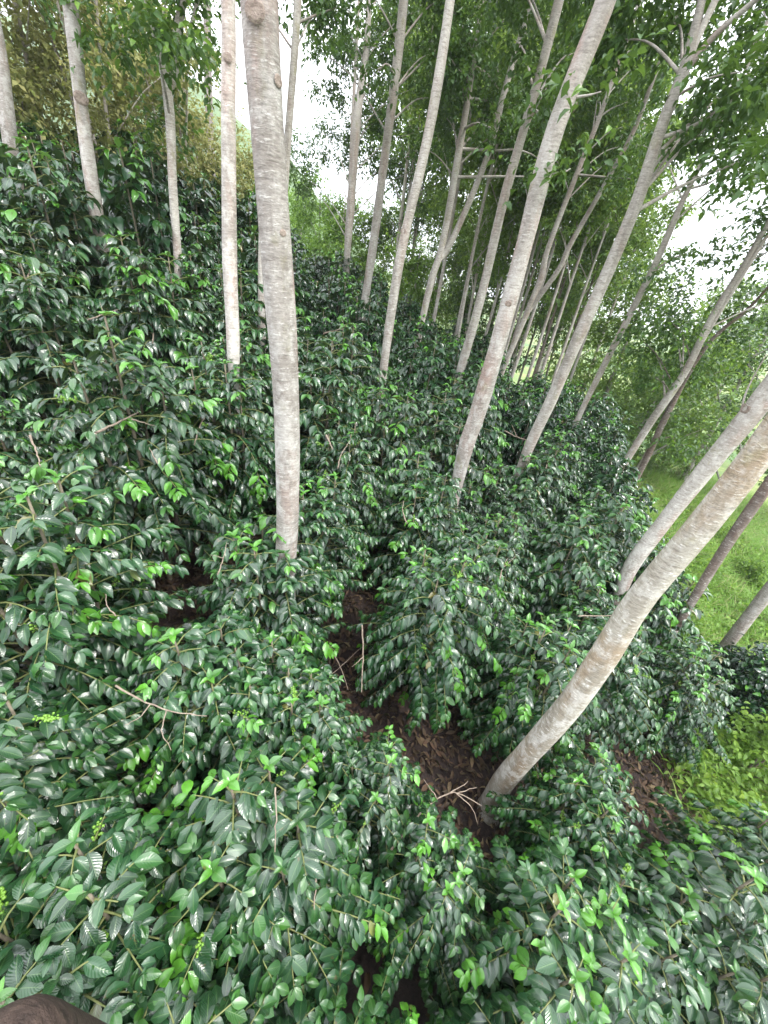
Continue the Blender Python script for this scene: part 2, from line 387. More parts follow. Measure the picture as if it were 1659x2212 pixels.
    if berries and nodes_inner:
        outer = [p for p, f in nodes_inner if f > 0.45]
        for b in range(berries):
            p0 = outer[rng.integers(len(outer))]
            near = [q for q in sorted(outer, key=lambda q: np.linalg.norm(q-p0))[:4] if np.linalg.norm(q-p0) < 0.06]
            C = []
            for q in near:
                for _ in range(10):
                    C.append(q + rng.normal(0, 0.011, 3))
            C = np.array(C); r = rng.uniform(0.0055, 0.0085, len(C))
            V = (C[:, None] + SPH[0][None]*r[:, None, None]).reshape(-1, 3)
            Q = (SPH[1][None] + (np.arange(len(C))*len(SPH[0]))[:, None, None]).reshape(-1, 4)
            link('berry_cluster', raw_mesh('berry_cluster', V, Q, mats=[M_BERRY]), root)
    return root

# ------------------------------------------------------------------ ground
def ground_mesh():
    def axis(lo, hi, near, fine, coarse):
        xs = [0.0]
        while xs[-1] < hi: xs.append(xs[-1] + (fine if xs[-1] < near else min(coarse, fine + (xs[-1]-near)*0.12)))
        ng = [0.0]
        while ng[-1] > lo: ng.append(ng[-1] - (fine if -ng[-1] < near else min(coarse, fine + (-ng[-1]-near)*0.12)))
        return np.array(sorted(set(xs+ng)))
    X = axis(-260, 420, 14, 0.25, 25); Y = axis(-60, 600, 18, 0.25, 25)
    gx, gy = np.meshgrid(X, Y); gz = H(gx, gy)
    far = np.clip((np.hypot(gx, gy)-40)/60, 0, 1)
    gz = gz + far*2.5*np.sin(gx*0.031)*np.sin(gy*0.027)
    V = np.stack([gx, gy, gz], -1).reshape(-1, 3); n = len(X); m = len(Y)
    i, j = np.meshgrid(np.arange(m-1), np.arange(n-1), indexing='ij')
    Q = np.stack([i*n+j, i*n+j+1, (i+1)*n+j+1, (i+1)*n+j], -1).reshape(-1, 4)
    me = raw_mesh('ground', V, Q)
    a = me.attributes.new('grassy', 'FLOAT', 'POINT')
    gr = np.clip(np.maximum((V[:, 0]-soil_x(V[:, 1]))*0.9+0.5, (V[:, 1]-17)*0.5), 0, 1)
    a.data.foreach_set('value', gr.astype(np.float32)); return me
def edge_x(y):       # how far to the right the coffee reaches
    return np.interp(y, [-2, 0, 1.0, 1.5, 2.3, 3.0, 4.2, 6.0, 8.0, 12, 18], [3.6, 3.5, 3.3, 3.0, 2.95, 3.75, 4.1, 4.5, 5.4, 6.9, 9.1])
def soil_x(y):       # and how far the bare soil does
    return np.interp(y, [-2, 1.0, 2.3, 3.0, 4.2, 6.0, 8.0, 12, 18], [3.6, 3.6, 3.9, 4.3, 4.6, 5.0, 5.9, 7.4, 9.6])
def ground_mat():
    m, nt = new_mat('soil and grass')
    geo = nd(nt, 'ShaderNodeNewGeometry'); sx = nd(nt, 'ShaderNodeSeparateXYZ'); lk(nt, geo.outputs['Position'], sx.inputs[0])
    n1 = noise(nt, geo.outputs['Position'], 1.4, 4); n2 = noise(nt, geo.outputs['Position'], 22.0, 5, 0.7); n3 = noise(nt, geo.outputs['Position'], 0.08, 4)
    soil = ramp(nt, n2, [(0.3, (0.010, 0.006, 0.005)), (0.55, (0.024, 0.014, 0.011)), (0.75, (0.06, 0.036, 0.026))])
    grass = mix_c(nt, ramp(nt, n1, [(0.35, 0.0), (0.65, 1.0)]), (0.10, 0.15, 0.03), (0.22, 0.24, 0.08))
    grass = mix_c(nt, ramp(nt, n3, [(0.4, 0.0), (0.6, 1.0)]), grass, (0.06, 0.12, 0.03))
    ga = nd(nt, 'ShaderNodeAttribute', attribute_name='grassy')
    fac = math_n(nt, 'ADD', ga.outputs['Fac'], math_n(nt, 'SUBTRACT', n1, 0.5), True)
    fac = ramp(nt, fac, [(0.35, 0.0), (0.6, 1.0)])
    p = nd(nt, 'ShaderNodeBsdfPrincipled'); lk(nt, mix_c(nt, fac, soil, grass), p.inputs['Base Color']); p.inputs['Roughness'].default_value = 0.95
    b = nd(nt, 'ShaderNodeBump'); b.inputs['Strength'].default_value = 0.9; b.inputs['Distance'].default_value = 0.04
    lk(nt, n2, b.inputs['Height']); lk(nt, b.outputs[0], p.inputs['Normal'])
    o = nd(nt, 'ShaderNodeOutputMaterial'); lk(nt, p.outputs[0], o.inputs[0]); return m
g = link('ground', ground_mesh(), None, ground_mat()); tag(g, 'brown leaf-strewn soil slope turning to green grass downhill', 'ground', kind='structure')

# the forested mountain behind, its ridge falling to the right
def mountain():
    n = 70; m = 26
    V = []
    for j in range(m+1):
        v = j/m
        for i in range(n+1):
            u = i/n
            x = -230 + 330*u; y = 150 + 70*v
            ridge = np.interp(x, [-230, -110, -62, -30, -10, 30, 100], [72, 62, 40, 14, -1, -14, -20])
            z = -22 + (ridge+22)*math.sin(math.pi/2*min(v*1.25, 1)) + 1.6*math.sin(x*.21+v*9) + 1.1*math.sin(x*.47-v*17)
            V.append((x, y, z))
    V = np.array(V); k = n+1
    i, j = np.meshgrid(np.arange(m), np.arange(n), indexing='ij')
    Q = np.stack([i*k+j, i*k+j+1, (i+1)*k+j+1, (i+1)*k+j], -1).reshape(-1, 4)
    return raw_mesh('mountain', V, Q)
mt = link('mountain', mountain(), None, plain_mat('mountain forest', (0.04, 0.08, 0.025), (0.11, 0.17, 0.05), 0.35, 0.95, 1.0))
tag(mt, 'pale green forested mountain side falling to the right behind the trees', 'mountain', kind='structure')
# ridge across the valley on the right
def far_ridge():
    n = 60; m = 14; V = []
    for j in range(m+1):
        v = j/m
        for i in range(n+1):
            u = i/n; an = math.radians(35+60*u)
            r = 330 + 110*v
            z = -75 + (66+14*math.sin(u*7)+6*math.sin(u*23))*math.sin(math.pi/2*v)
            V.append((r*math.sin(an), r*math.cos(an), z))
    V = np.array(V); k = n+1
    i, j = np.meshgrid(np.arange(m), np.arange(n), indexing='ij')
    Q = np.stack([i*k+j, i*k+j+1, (i+1)*k+j+1, (i+1)*k+j], -1).reshape(-1, 4)
    return raw_mesh('hills', V, Q)
hl = link('hills', far_ridge(), None, plain_mat('far hills', (0.04, 0.08, 0.04), (0.10, 0.15, 0.06), 0.1, 0.95, 0.6))
tag(hl, 'hazy blue hills across the valley far to the right', 'hills', kind='structure')

# ------------------------------------------------------------------ trees
TPL_TREE = leaf_template(2, 3, droop=0.22, fold=0.12, tip=0.75)
TPL_GROVE = leaf_template(2, 2, droop=0.22, fold=0.12, tip=0.6)
def clump_leaves(centers, radii, per, leaf, rng, young=0.08, yellow=0.0):
    out = [[], [], [], [], []]
    for c, r in zip(centers, radii):
        n = int(per*(r/0.6)**2); k = max(n//9, 3)
        u = norm(rng.normal(0, 1, (k, 3))); u[:, 2] = u[:, 2]*0.75+0.05
        ln = r*rng.uniform(0.45, 1.15, k)
        base = c + u*(ln*0.35)[:, None] + rng.normal(0, r*0.16, (k, 3))
        t = (np.arange(9)+1)/9
        p = base[:, None] + u[:, None]*(ln*0.75)[:, None, None]*t[None, :, None]
        p[:, :, 2] -= 0.12*r*t[None]**2
        p = (p + rng.normal(0, 0.035, p.shape)).reshape(-1, 3)
        an = rng.uniform(0, 6.28, len(p)); uu = np.repeat(u, 9, 0)
        out[0].append(p); out[1].append(np.stack([np.cos(an), np.sin(an), rng.uniform(-0.95, 0.1, len(p))], -1)+0.5*uu)
        out[2].append(np.stack([rng.normal(0, .45, len(p)), rng.normal(0, .45, len(p)), np.ones(len(p))], -1))
        out[3].append(leaf*rng.uniform(0.65, 1.25, len(p)))
        tone = np.repeat(rng.random(k), 9)*0.6+0.4*rng.random(len(p))
        yg = np.where(rng.random(len(p)) < 0.35, np.minimum(rng.random(len(p))**3*young*6, 1), 0)
        out[4].append(np.stack([tone, yg, yellow*rng.random(len(p))], -1))
    return [np.concatenate(a) for a in out]
def crown_mesh(centers, radii, per, leaf, mat, rng, young=0.08, yellow=0.0, wl=0.52, tpl=None):
    O, D, N, L, T = clump_leaves(centers, radii, per, leaf, rng, young, yellow)
    return leaves_mesh('crown', O, D, N, L, L*wl, T, tpl or TPL_TREE, mat)
def trunk_path(px, dz, perp=False):
    """px: list of (x, y, width); first is where the trunk comes out of the bushes (dz above ground)"""
    P = at(px[0][0], px[0][1], dz)
    pts = [P]; rads = []
    for (x, y, w) in px[1:]:
        d = ray(x, y); q = pts[-1]
        t = np.dot(q[:2], d[:2])/np.dot(d[:2], d[:2]); pts.append(d*t)
    for k, (x, y, w) in enumerate(px):
        a = px[max(k-1, 0)]; b = px[min(k+1, len(px)-1)]
        c = 1.0 if perp else abs(b[1]-a[1])/math.hypot(b[0]-a[0], b[1]-a[1])
        rads.append(w*c*float(pts[k]@FW)/F/2)
    return pts, rads
def finish_trunk(pts, rads, ztop, r_top=0.03, ground=True):
    """carry the trunk down to the soil and up to ztop"""
    pts = [np.array(p) for p in pts]; rads = list(rads)
    d = pts[1]-pts[0]; d = d/np.linalg.norm(d); d[:2] *= 0.6
    p = pts[0].copy()
    if ground:
        gz = float(H(p[0], p[1]))-0.25
        if p[2] > gz+0.05:
            q = p - d*((p[2]-gz)/d[2])
            gz = float(H(q[0], q[1]))-0.25; q = p - d*((p[2]-gz)/d[2])
            pts.insert(0, q); rads.insert(0, rads[0]*1.22)
    d = pts[-1]-pts[-2]; d /= np.linalg.norm(d)
    if ztop > pts[-1][2]+0.3:
        d2 = d.copy(); d2[:2] *= 0.5; d2 /= np.linalg.norm(d2)
        pts.append(pts[-1]+d2*((ztop-pts[-1][2])/d2[2])); rads.append(min(r_top, rads[-1]*0.5))
    n = max(int((pts[-1][2]-pts[0][2])/0.16), 10)
    P = smooth_path(pts, n)
    cum = np.concatenate([[0], np.cumsum(np.linalg.norm(np.diff(np.array(pts), axis=0), axis=1))])
    R = np.interp(np.linspace(0, cum[-1], n), cum, rads)
    k = np.arange(n)*0.16
    P[1:, 0] += 0.010*np.sin(k[1:]*1.7+P[0, 0]*3); P[1:, 1] += 0.010*np.cos(k[1:]*1.3+P[0, 1]*5)
    R = R*(1+0.035*np.sin(k*2.6+P[0, 0]) + 0.02*np.sin(k*7.1+P[0, 1]))
    if ground: R[:4] *= np.array([1.55, 1.32, 1.14, 1.04])[:len(R[:4])]
    return P, R
def local(P, o): return np.asarray(P) - np.array(o)
def place_tree(name, label, group, px, dz=1.6, ztop=6.0, mat=None, perp=False, sides=20, forks=(), limbs_px=(), crown=None,
               knots=(), leafmat=None, leaf=0.13, per=90, young=0.1, cat='tree', seed=1):
    rng = np.random.default_rng(seed)
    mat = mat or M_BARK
    pts, rads = trunk_path(px, dz, perp)
    P, R = finish_trunk(pts, rads, ztop)
    org = np.array([P[0][0], P[0][1], float(H(P[0][0], P[0][1]))])
    root = empty(name, org, label, cat, group)
    tb = Tubes(); tb.add(local(P, org), R, sides, wob=0.03)
    tr = link('trunk', tb.mesh('trunk', [mat]), root)
    depth_ref = pts[-1]
    def px3(poly, start=None):
        out = []
        for (x, y) in poly:
            d = ray(x, y)
            # depth taken from the trunk point nearest in height
            q = P[np.argmin([abs(proj(p)[1]-y)+abs(proj(p)[0]-x)*0.3 if p@FW > .2 else 1e9 for p in P])]
            t = np.dot(q[:2], d[:2])/np.dot(d[:2], d[:2]); out.append(d*t)
        return np.array(out)
    tips = []
    for (poly, w0, w1) in forks:                         # a second leader
        A = px3(poly); i = np.argmin(np.linalg.norm(P-A[0], axis=1))
        A[0] = P[i]
        r0 = w0*float(A[0]@FW)/F/2; r1 = w1*float(A[-1]@FW)/F/2
        d = norm(A[-1]-A[-2]); A = np.vstack([A, A[-1]+d*max(ztop-A[-1][2], 0.5)*0.8])
        pp = smooth_path(A, 28); tb = Tubes(); tb.add(local(pp, org), np.interp(np.linspace(0, 1, 28), [0, .7, 1], [r0, r1, r1*0.4]), 14, wob=0.03)
        link('leader', tb.mesh('leader', [mat]), root); tips.append(pp[-1]); tips.append(pp[18])
    for (poly, w) in limbs_px:
        A = px3(poly); i = np.argmin(np.linalg.norm(P-A[0], axis=1)); A[0] = P[i]
        r = w*float(A[0]@FW)/F/2
        k = len(A); tr_ = rng.uniform(-0.35, 0.35)
        for q in range(1, k): A[q] += norm(A[q])*tr_*q
        pp = smooth_path(A, 14); tb = Tubes(); tb.add(local(pp, org), np.linspace(r, r*0.35, 14), 8)
        link('branch', tb.mesh('branch', [mat]), root); tips.append(pp[-1])
    if crown:
        z0, z1, CR, nc = crown
        cs = []; rs = []
        zs = P[:, 2]
        for q in range(nc):
            f = (q+0.5)/nc; z = z0+(z1-z0)*f
            c = P[np.argmin(abs(zs-z))].copy() if z < zs[-1] else P[-1].copy()
            an = rng.uniform(0, 6.28) + q*2.4; rr = CR*rng.uniform(0.35, 1.0)*(1-0.5*f)
            if nc >= 22:                                       # clumps shifted away from the camera, leaving the trunks uncovered and less shaded
                an = math.atan2(c[1], c[0]) + rng.uniform(-1.5, 1.5); rr = max(rr, 0.7)
            cc = np.array([c[0]+math.cos(an)*rr, c[1]+math.sin(an)*rr, z+rng.uniform(-.2, .2)])
            cs.append(cc); rs.append(rng.uniform(0.4, 0.75)*min(1.0, 0.55+CR*0.3))
            zb = max(z-rr*0.7, P[0][2]+0.5); i = np.argmin(abs(zs-zb))
            A = [P[i], P[i]*0.45+cc*0.55+np.array([0, 0, 0.10*rr]), cc]
            if q % 2 == 0:
                pp = smooth_path(A, 9); tb = Tubes(); r0 = min(R[i]*0.32, 0.022); tb.add(local(pp, org), np.linspace(r0, 0.006, 9), 6, cap=False)
                link('branch', tb.mesh('branch', [mat]), root)
        for t in tips: cs.append(t); rs.append(rng.uniform(0.45, 0.7))
        me = crown_mesh([c-org for c in cs], rs, per*(1.0 if crown[0] > 2.1 and math.hypot(P[0][0], P[0][1]) < 6.5 else 1.9), leaf*0.76, leafmat or M_CROWN, rng, young)
        link('crown', me, root)
    for (x, y, s) in knots:                                # old branch scars
        d = ray(x, y)
        best = min(range(len(P)), key=lambda i: np.linalg.norm(np.cross(P[i], d)) if P[i]@d > 0 else 1e9)
        q = P[best]; t = np.dot(q, d); foot = d*t
        s3 = s*t/F
        along = norm(P[min(best+1, len(P)-1)]-P[max(best-1, 0)])
        n_ = norm(foot-q - d*0)                            # sideways offset
        lat = foot-q; lat -= along*np.dot(lat, along)
        front = -d - along*np.dot(-d, along); front = norm(front)
        depth = math.sqrt(max(R[best]**2-np.dot(lat, lat), 0.0))
        c = q + along*np.dot(foot-q, along) + lat + front*depth
        n_ = norm(c-q-along*np.dot(c-q, along)); side = np.cross(along, n_)
        rings = []; ph = np.linspace(0, 2*math.pi, 12, endpoint=False)
        for (rr, hh) in ((1.2, -0.12), (0.95, 0.05), (0.7, 0.09), (0.45, 0.03), (0.06, 0.0)):
            rings.append(c + (np.cos(ph)*rr*s3*0.5)[:, None]*along + (np.sin(ph)*rr*s3*0.72)[:, None]*side*0.8 + n_*hh*s3*0.5)
        V = np.concatenate(rings); Q = []
        for i in range(4):
            for j in range(12): Q.append((i*12+j, i*12+(j+1) % 12, (i+1)*12+(j+1) % 12, (i+1)*12+j))
        for j in range(0, 12, 2)[:0]: pass
        link('branch_scar', raw_mesh('branch_scar', local(V, org), np.array(Q), mats=[M_KNOT]), root)
    return root, P, R
G_SH = 'pale straight shade trees standing in the coffee'
TREES = [
 dict(label='pale shade tree at the left edge with its foot behind the uppermost coffee', px=[(36,415,27),(17,250,27),(2,100,20)], ztop=6.0, crown=(3.2,6.4,1.3,8)),
 dict(label='pale grey shade tree with smooth slightly bent trunk beside the rust-leaved trees', px=[(225,565,25),(205,430,26),(181,250,26),(150,0,29)], ztop=6.5, crown=(2.9,6.8,1.3,10), knots=[(176,215,12)]),
 dict(label='forked shade tree splitting into a V high above the dark coffee', px=[(389,632,14),(385,550,16),(372,400,18),(361,210,20),(332,60,15),(318,0,14)], ztop=4.6, mat=M_BARK_GREY,
      forks=[([(362,230),(372,140),(395,0)],17,15),([(371,200),(395,120),(428,0)],8,6)], crown=(1.5,4.8,1.1,20), per=150, young=0.35),
 dict(label='dark brown slender shade tree between the forked tree and a pale trunk', px=[(461,440,16),(451,225,16),(447,0,16)], ztop=7.5, mat=M_BARK_DARK, crown=(2.3,7.4,1.5,24), per=150),
 dict(label='pale grey shade tree left of the thickest trunk, mossy at its foot', px=[(509,880,19),(505,717,29),(496,567,30),(490,250,29),(491,0,31)], ztop=5.5, crown=(3.6,6.0,1.3,9), knots=[(492,130,9)]),
 dict(label='thickest grey-pink shade tree with branch scars, upright in the middle of the coffee', px=[(617,1185,44),(619,1134,49),(617,850,54),(602,567,64),(581,250,72),(565,0,81)], ztop=6.0, crown=(3.2,6.4,1.5,12), sides=40, knots=[(552,42,19),(603,182,12),(612,505,9)]),
 dict(label='slim pale trunk half hidden behind the thickest trunk', px=[(566,720,15),(566,560,15),(585,0,13)], ztop=6.5, mat=M_BARK_GREY, crown=(3.6,6.6,1.0,8)),
 dict(label='slim grey tree rising just right of the thickest trunk', px=[(600,640,13),(623,300,15),(642,0,17)], ztop=7.5, mat=M_BARK_GREY, crown=(3.4,7.8,1.5,24), per=160, limbs_px=[([(641,42),(690,30),(730,15)],6)]),
 dict(label='tall grey tree with a slim twin stem beside the white gap of sky', px=[(746,622,12),(756,470,17),(772,250,18),(790,125,15),(797,0,12)], ztop=8.5, mat=M_BARK_GREY, forks=[([(741,560),(762,260),(774,20)],9,7)], crown=(2.5,8.5,2.5,60), per=190),
 dict(label='straight pale grey tree right of the tall tree with a twin stem', px=[(783,690,17),(840,280,19),(871,0,21)], ztop=7.5, mat=M_BARK_GREY, crown=(3.6,7.8,2.0,40), per=170, limbs_px=[([(855,160),(838,140),(815,150)],6)]),
 dict(label='long pale leaning tree whose foot meets the coffee right of the thickest trunk', px=[(822,835,18),(867,550,20),(926,280,22),(972,0,20)], ztop=6.5, mat=M_BARK_GREY, crown=(3.6,6.8,1.4,12), knots=[(871,500,8)]),
 dict(label='grey tree forking low into two long stems with bare side branches', px=[(904,735,13),(934,597,15),(952,540,15),(997,300,15),(1022,135,13),(1035,30,10)], ztop=8.0, mat=M_BARK_GREY,
      forks=[([(948,560),(967,538),(1054,335),(1089,200),(1149,0)],13,12)],
      limbs_px=[([(1017,212),(1045,216),(1075,232)],6),([(1009,270),(1030,266),(1060,276)],6),([(1030,147),(1052,160),(1077,192)],6),([(1037,382),(1100,381),(1165,383)],6),([(1056,335),(1080,325),(1110,323),(1140,330),(1170,346)],7),([(1008,172),(990,150),(975,128)],4)],
      crown=(2.6,8.0,2.0,40), per=170),
 dict(label='reddish-grey leaning tree between the low-forked tree and the big pinkish trunk', px=[(980,850,18),(1045,617,20),(1092,420,20),(1125,300,20),(1207,0,21)], ztop=8.0, mat=M_BARK_GREY, crown=(3.2,8.2,1.9,34), per=160, limbs_px=[([(1150,252),(1180,247),(1210,238)],7),([(1115,320),(1145,260),(1180,190)],5)], knots=[(1148,242,10)]),
 dict(label='big pinkish leaning trunk right of centre, white-streaked above the coffee', px=[(988,1045,27),(1007,960,33),(1030,892,36),(1095,667,38),(1135,525,37),(1195,300,40),(1250,150,43),(1308,0,48)], ztop=6.0, crown=(3.0,6.4,1.6,12), sides=32,
      limbs_px=[([(1255,220),(1275,205),(1298,198)],7),([(1205,375),(1218,372),(1232,364)],6)], knots=[(1243,232,10),(1098,655,9)], forks=[([(1262,120),(1290,50),(1318,-30)],26,22)]),
 dict(label='thin pale tree forking behind the big pinkish trunk', px=[(1075,828,12),(1130,692,13),(1170,597,14),(1180,550,12),(1255,350,11),(1295,250,10),(1375,25,9)], ztop=7.0, mat=M_BARK_GREY,
      forks=[([(1140,680),(1210,577),(1225,540),(1305,400),(1370,280),(1402,195)],11,8)], limbs_px=[([(1318,385),(1340,385),(1362,386)],5),([(1295,250),(1320,235),(1355,220)],4)], crown=(2.4,7.0,2.1,36), per=160),
 dict(label='slender leaning trunk in the shade behind the forked pale tree', px=[(1157,820,13),(1210,707,13),(1260,597,13),(1280,560,12),(1330,450,11),(1347,395,9)], ztop=6.0, mat=M_BARK_GREY, crown=(1.4,6.0,2.3,36), per=160, limbs_px=[([(1320,490),(1350,478),(1375,450)],6)]),
 dict(label='grey-brown leaning tree with many bare limbs spreading toward the right', px=[(1127,1005,20),(1150,950,24),(1190,867,26),(1260,702,28),(1320,567,27),(1380,425,28),(1430,275,26),(1485,135,25),(1517,0,15)], ztop=4.6, mat=M_BARK_GREY,
      forks=[([(1480,145),(1512,70),(1545,0)],14,12),([(1490,140),(1540,80),(1620,10)],12,9)], limbs_px=[([(1375,455),(1475,400),(1595,350)],9),([(1390,425),(1475,320),(1560,250)],8),([(1425,315),(1500,270),(1590,210)],9),([(1482,190),(1530,170),(1600,155)],6)], crown=(2.0,4.8,1.9,26), per=150, seed=5),
 dict(label='slim grey tree standing alone against the bright gap at the field edge', px=[(1227,952,12),(1310,777,14),(1360,677,15),(1425,550,15),(1480,425,12),(1525,335,9)], ztop=5.0, mat=M_BARK_GREY, crown=(2.4,5.4,1.9,24), limbs_px=[([(1415,585),(1445,562),(1480,548)],6),([(1490,405),(1540,390),(1600,330)],5)], per=110),
 dict(label='pale twin-stemmed tree at the lower edge of the coffee, leaves across its trunk', px=[(1330,1035,15),(1405,912,18),(1480,802,17),(1540,682,16),(1610,567,13)], ztop=4.0, mat=M_BARK_GREY, forks=[([(1412,900),(1470,815),(1545,690),(1625,560)],8,6)], crown=(-1.0,4.2,2.0,24), per=130, leafmat=M_CROWN, young=0.4),
 dict(label='darker thin tree next to the twin-stemmed tree at the grassy edge', px=[(1368,1045,13),(1395,992,14),(1455,867,13),(1530,742,11),(1640,640,7)], ztop=3.0, mat=M_BARK_DARK, crown=(-1.2,3.0,1.6,16), per=130, young=0.4, limbs_px=[([(1404,955),(1430,947),(1455,942)],5)]),
 dict(label='pale leaning tree behind the thick diagonal trunk', px=[(1334,1290,22),(1360,1224,29),(1430,1132,31),(1530,1010,36),(1659,850,42)], perp=True, dz=1.15, ztop=4.0, crown=(2.2,4.4,1.6,9), sides=28, knots=[(1610,880,14)], limbs_px=[([(1588,910),(1610,850),(1655,765)],5)]),
 dict(label='thick diagonal trunk with yellow lichen, rooted in the bare soil at lower right', px=[(1055,1750,42),(1085,1690,44),(1160,1600,48),(1230,1519,50),(1305,1414,52),(1380,1300,53),(1515,1144,57),(1655,967,61)], perp=True, dz=0.0, mat=M_BARK_YEL, ztop=4.5, crown=(2.4,4.8,1.6,9), sides=44),
 dict(label='thin grey-brown tree at the coffee edge against bright grass', px=[(1476,1325,15),(1562,1190,20),(1659,1050,22)], perp=True, mat=M_BARK_DARK, ztop=3.0, crown=(0.8,3.2,1.4,10)),
 dict(label='grey tree rooted in the grass at the far right edge', px=[(1522,1452,20),(1580,1379,22),(1650,1289,25)], perp=True, dz=0.0, mat=M_BARK_GREY, ztop=3.0, crown=(0.6,3.2,1.4,10)),
]
tree_xy = []
for i, t in enumerate(TREES):
    t = dict(t); lab = t.pop('label'); px = t.pop('px'); t.setdefault('seed', 20+i)
    o, P, R = place_tree('shade_tree', lab, G_SH, px, **t)
    tree_xy.append(P[0][:2])

# background grove ---------------------------------------------------------------
def free_tree(name, label, group, x, y, h, r, mat, clear, CR, nc, leafmat, leaf=0.15, per=90, lean=(0, 0), seed=0, young=0.15, yellow=0.0, stems=1, cr=(0.6, 1.1)):
    rng = np.random.default_rng(seed)
    gz = float(H(x, y)); org = np.array([x, y, gz])
    root = empty(name, org, label, 'tree', group)
    cs = []; rs = []
    for s in range(stems):
        a = 2*math.pi*s/max(stems, 1)+rng.uniform(-.4, .4); sp = (0.16*h if stems > 1 else 0)
        top = np.array([lean[0]+math.cos(a)*sp, lean[1]+math.sin(a)*sp, h])
        P = smooth_path([np.array([math.cos(a)*.08*(stems > 1), math.sin(a)*.08*(stems > 1), -0.2]), top*0.5+rng.normal(0, .05*h/5, 3), top], 22)
        tb = Tubes(); R = np.linspace(r, r*0.3, 22); tb.add(P, R, 10, wob=0.03)
        link('trunk', tb.mesh('trunk', [mat]), root)
        for q in range(max(nc//stems, 1)):
            f = (q+0.5)/max(nc//stems, 1); z = h*(clear+(1.03-clear)*f)
            c = P[min(int(z/h*21), 21)]
            an = rng.uniform(0, 6.28)+q*2.4; rr = CR*rng.uniform(0.25, 1.0)*(1-0.45*f**2)
            cc = np.array([c[0]+math.cos(an)*rr, c[1]+math.sin(an)*rr, z+rng.uniform(-.3, .3)])
            cs.append(cc); rs.append(rng.uniform(*cr))
            if q % 3 == 0:
                zb = max(z-rr*0.8, h*clear*0.7); i = min(int(zb/h*21), 21)
                pp = smooth_path([P[i], P[i]*0.4+cc*0.6+np.array([0, 0, .1*rr]), cc], 7); tb = Tubes(); tb.add(pp, np.linspace(R[i]*0.45, 0.01, 7), 6, cap=False)
                link('branch', tb.mesh('branch', [mat]), root)
    link('crown', crown_mesh(cs, rs, per*2.1, leaf*0.86, leafmat, rng, young, yellow, wl=0.6, tpl=TPL_GROVE), root)
    return root
def polar(px, py_unused, dist):
    """point on the ground at a horizontal distance, in the direction of picture column px on the horizon"""
    hy = 600 + 0.119*(px-890)
    d = ray(px, hy); d = d[:2]/np.linalg.norm(d[:2])
    return d*dist
# slim pale trees of the grove behind the field
k = 0
for (px, dist, h, cl, dk) in [(1000,17,10,.55,0),(1030,20,11,.5,0),(1060,18.5,9.5,.5,0),(1100,22,12,.45,0),(1128,19,11,.45,0),(1170,24,12,.4,0),(1200,19,10,.4,1),(1235,25,12,.4,0),(1262,21,11,.35,1),(1010,26,13,.4,0),(1078,28,13,.4,0),(1150,29,13,.35,0),
                            (930,23,11,.55,0),(880,25,11.5,.5,0),(945,16,10,.7,0),(1012,15,10,.7,0),(1042,16.5,10.5,.7,0),(1085,15.5,10,.7,0),(1118,17,11,.65,0),(1145,16,10,.7,0),(1185,17,10.5,.65,0),(1218,16,10,.65,0),(1250,18,10,.6,0),(1290,19,10.5,.6,0),(860,18,10.5,.7,0)]:
    p = polar(px, 0, dist)
    free_tree('slim_tree', 'slim pale tree in the grove behind the coffee field', 'slim pale trees of the grove behind the field', p[0], p[1], h, 0.075, M_BARK_DARK if dk else M_BARK_GREY, cl, 1.7, 18, M_GROVE, leaf=0.17, per=80, lean=(0.3, 0), seed=100+k, young=0.25, cr=(0.5, 0.95)); k += 1
# leafy trees filling the right side
for (px, dist, h, cl, CR, nc, bright) in [(1330,25,11,.12,2.4,30,1),(1430,29,5.5,.12,2.2,22,1),(1500,23,5.0,.12,2.0,24,0),(1590,27,9,.12,2.4,28,1),(1670,21,9,.15,2.2,26,0),(1385,20,6.5,.15,1.8,24,1),
                                          (1540,17,5.5,.15,1.7,24,1),(1290,33,13,.15,2.8,32,1),(1490,38,6.5,.1,3.0,24,1),(1640,36,10,.1,3.0,30,1),(1790,20,9,.2,2.2,26,0)]:
    p = polar(px, 0, dist)
    free_tree('leafy_tree', 'bright leafy tree beyond the grass on the lower side' if bright else 'dark green leafy tree beyond the grass on the lower side', 'bright leafy trees on the lower side' if bright else 'dark leafy trees on the lower side',
              p[0], p[1], h, 0.11, M_BARK_GREY, cl, CR, nc, M_GROVE if bright else M_CROWN, leaf=0.19, per=42, seed=200+k, young=0.35 if bright else 0.15, cr=(0.7, 1.25)); k += 1
for (px, dist, h, cl, CR, nc) in [(845,23,15,.55,2.4,40),(890,25,15,.40,2.6,46),(950,27,16,.22,2.8,54),(1015,25,15,.20,2.8,54),(1080,26,16,.18,2.8,54),(1145,24,15,.18,2.8,54),(1205,27,16,.38,3.0,46),(1270,26,14,.42,2.4,30),(980,35,17,.3,3.4,44)]:
    p = polar(px, 0, dist)
    free_tree('leafy_tree', 'tall dense dark-green tree of the grove behind the leaning trunks', 'tall dense trees behind the leaning trunks', p[0], p[1], h, 0.11, M_BARK_GREY, cl, CR, nc, M_CROWN if k % 2 else M_GROVE, leaf=0.19, per=50, seed=600+k, young=0.25, cr=(0.65, 1.15)); k += 1
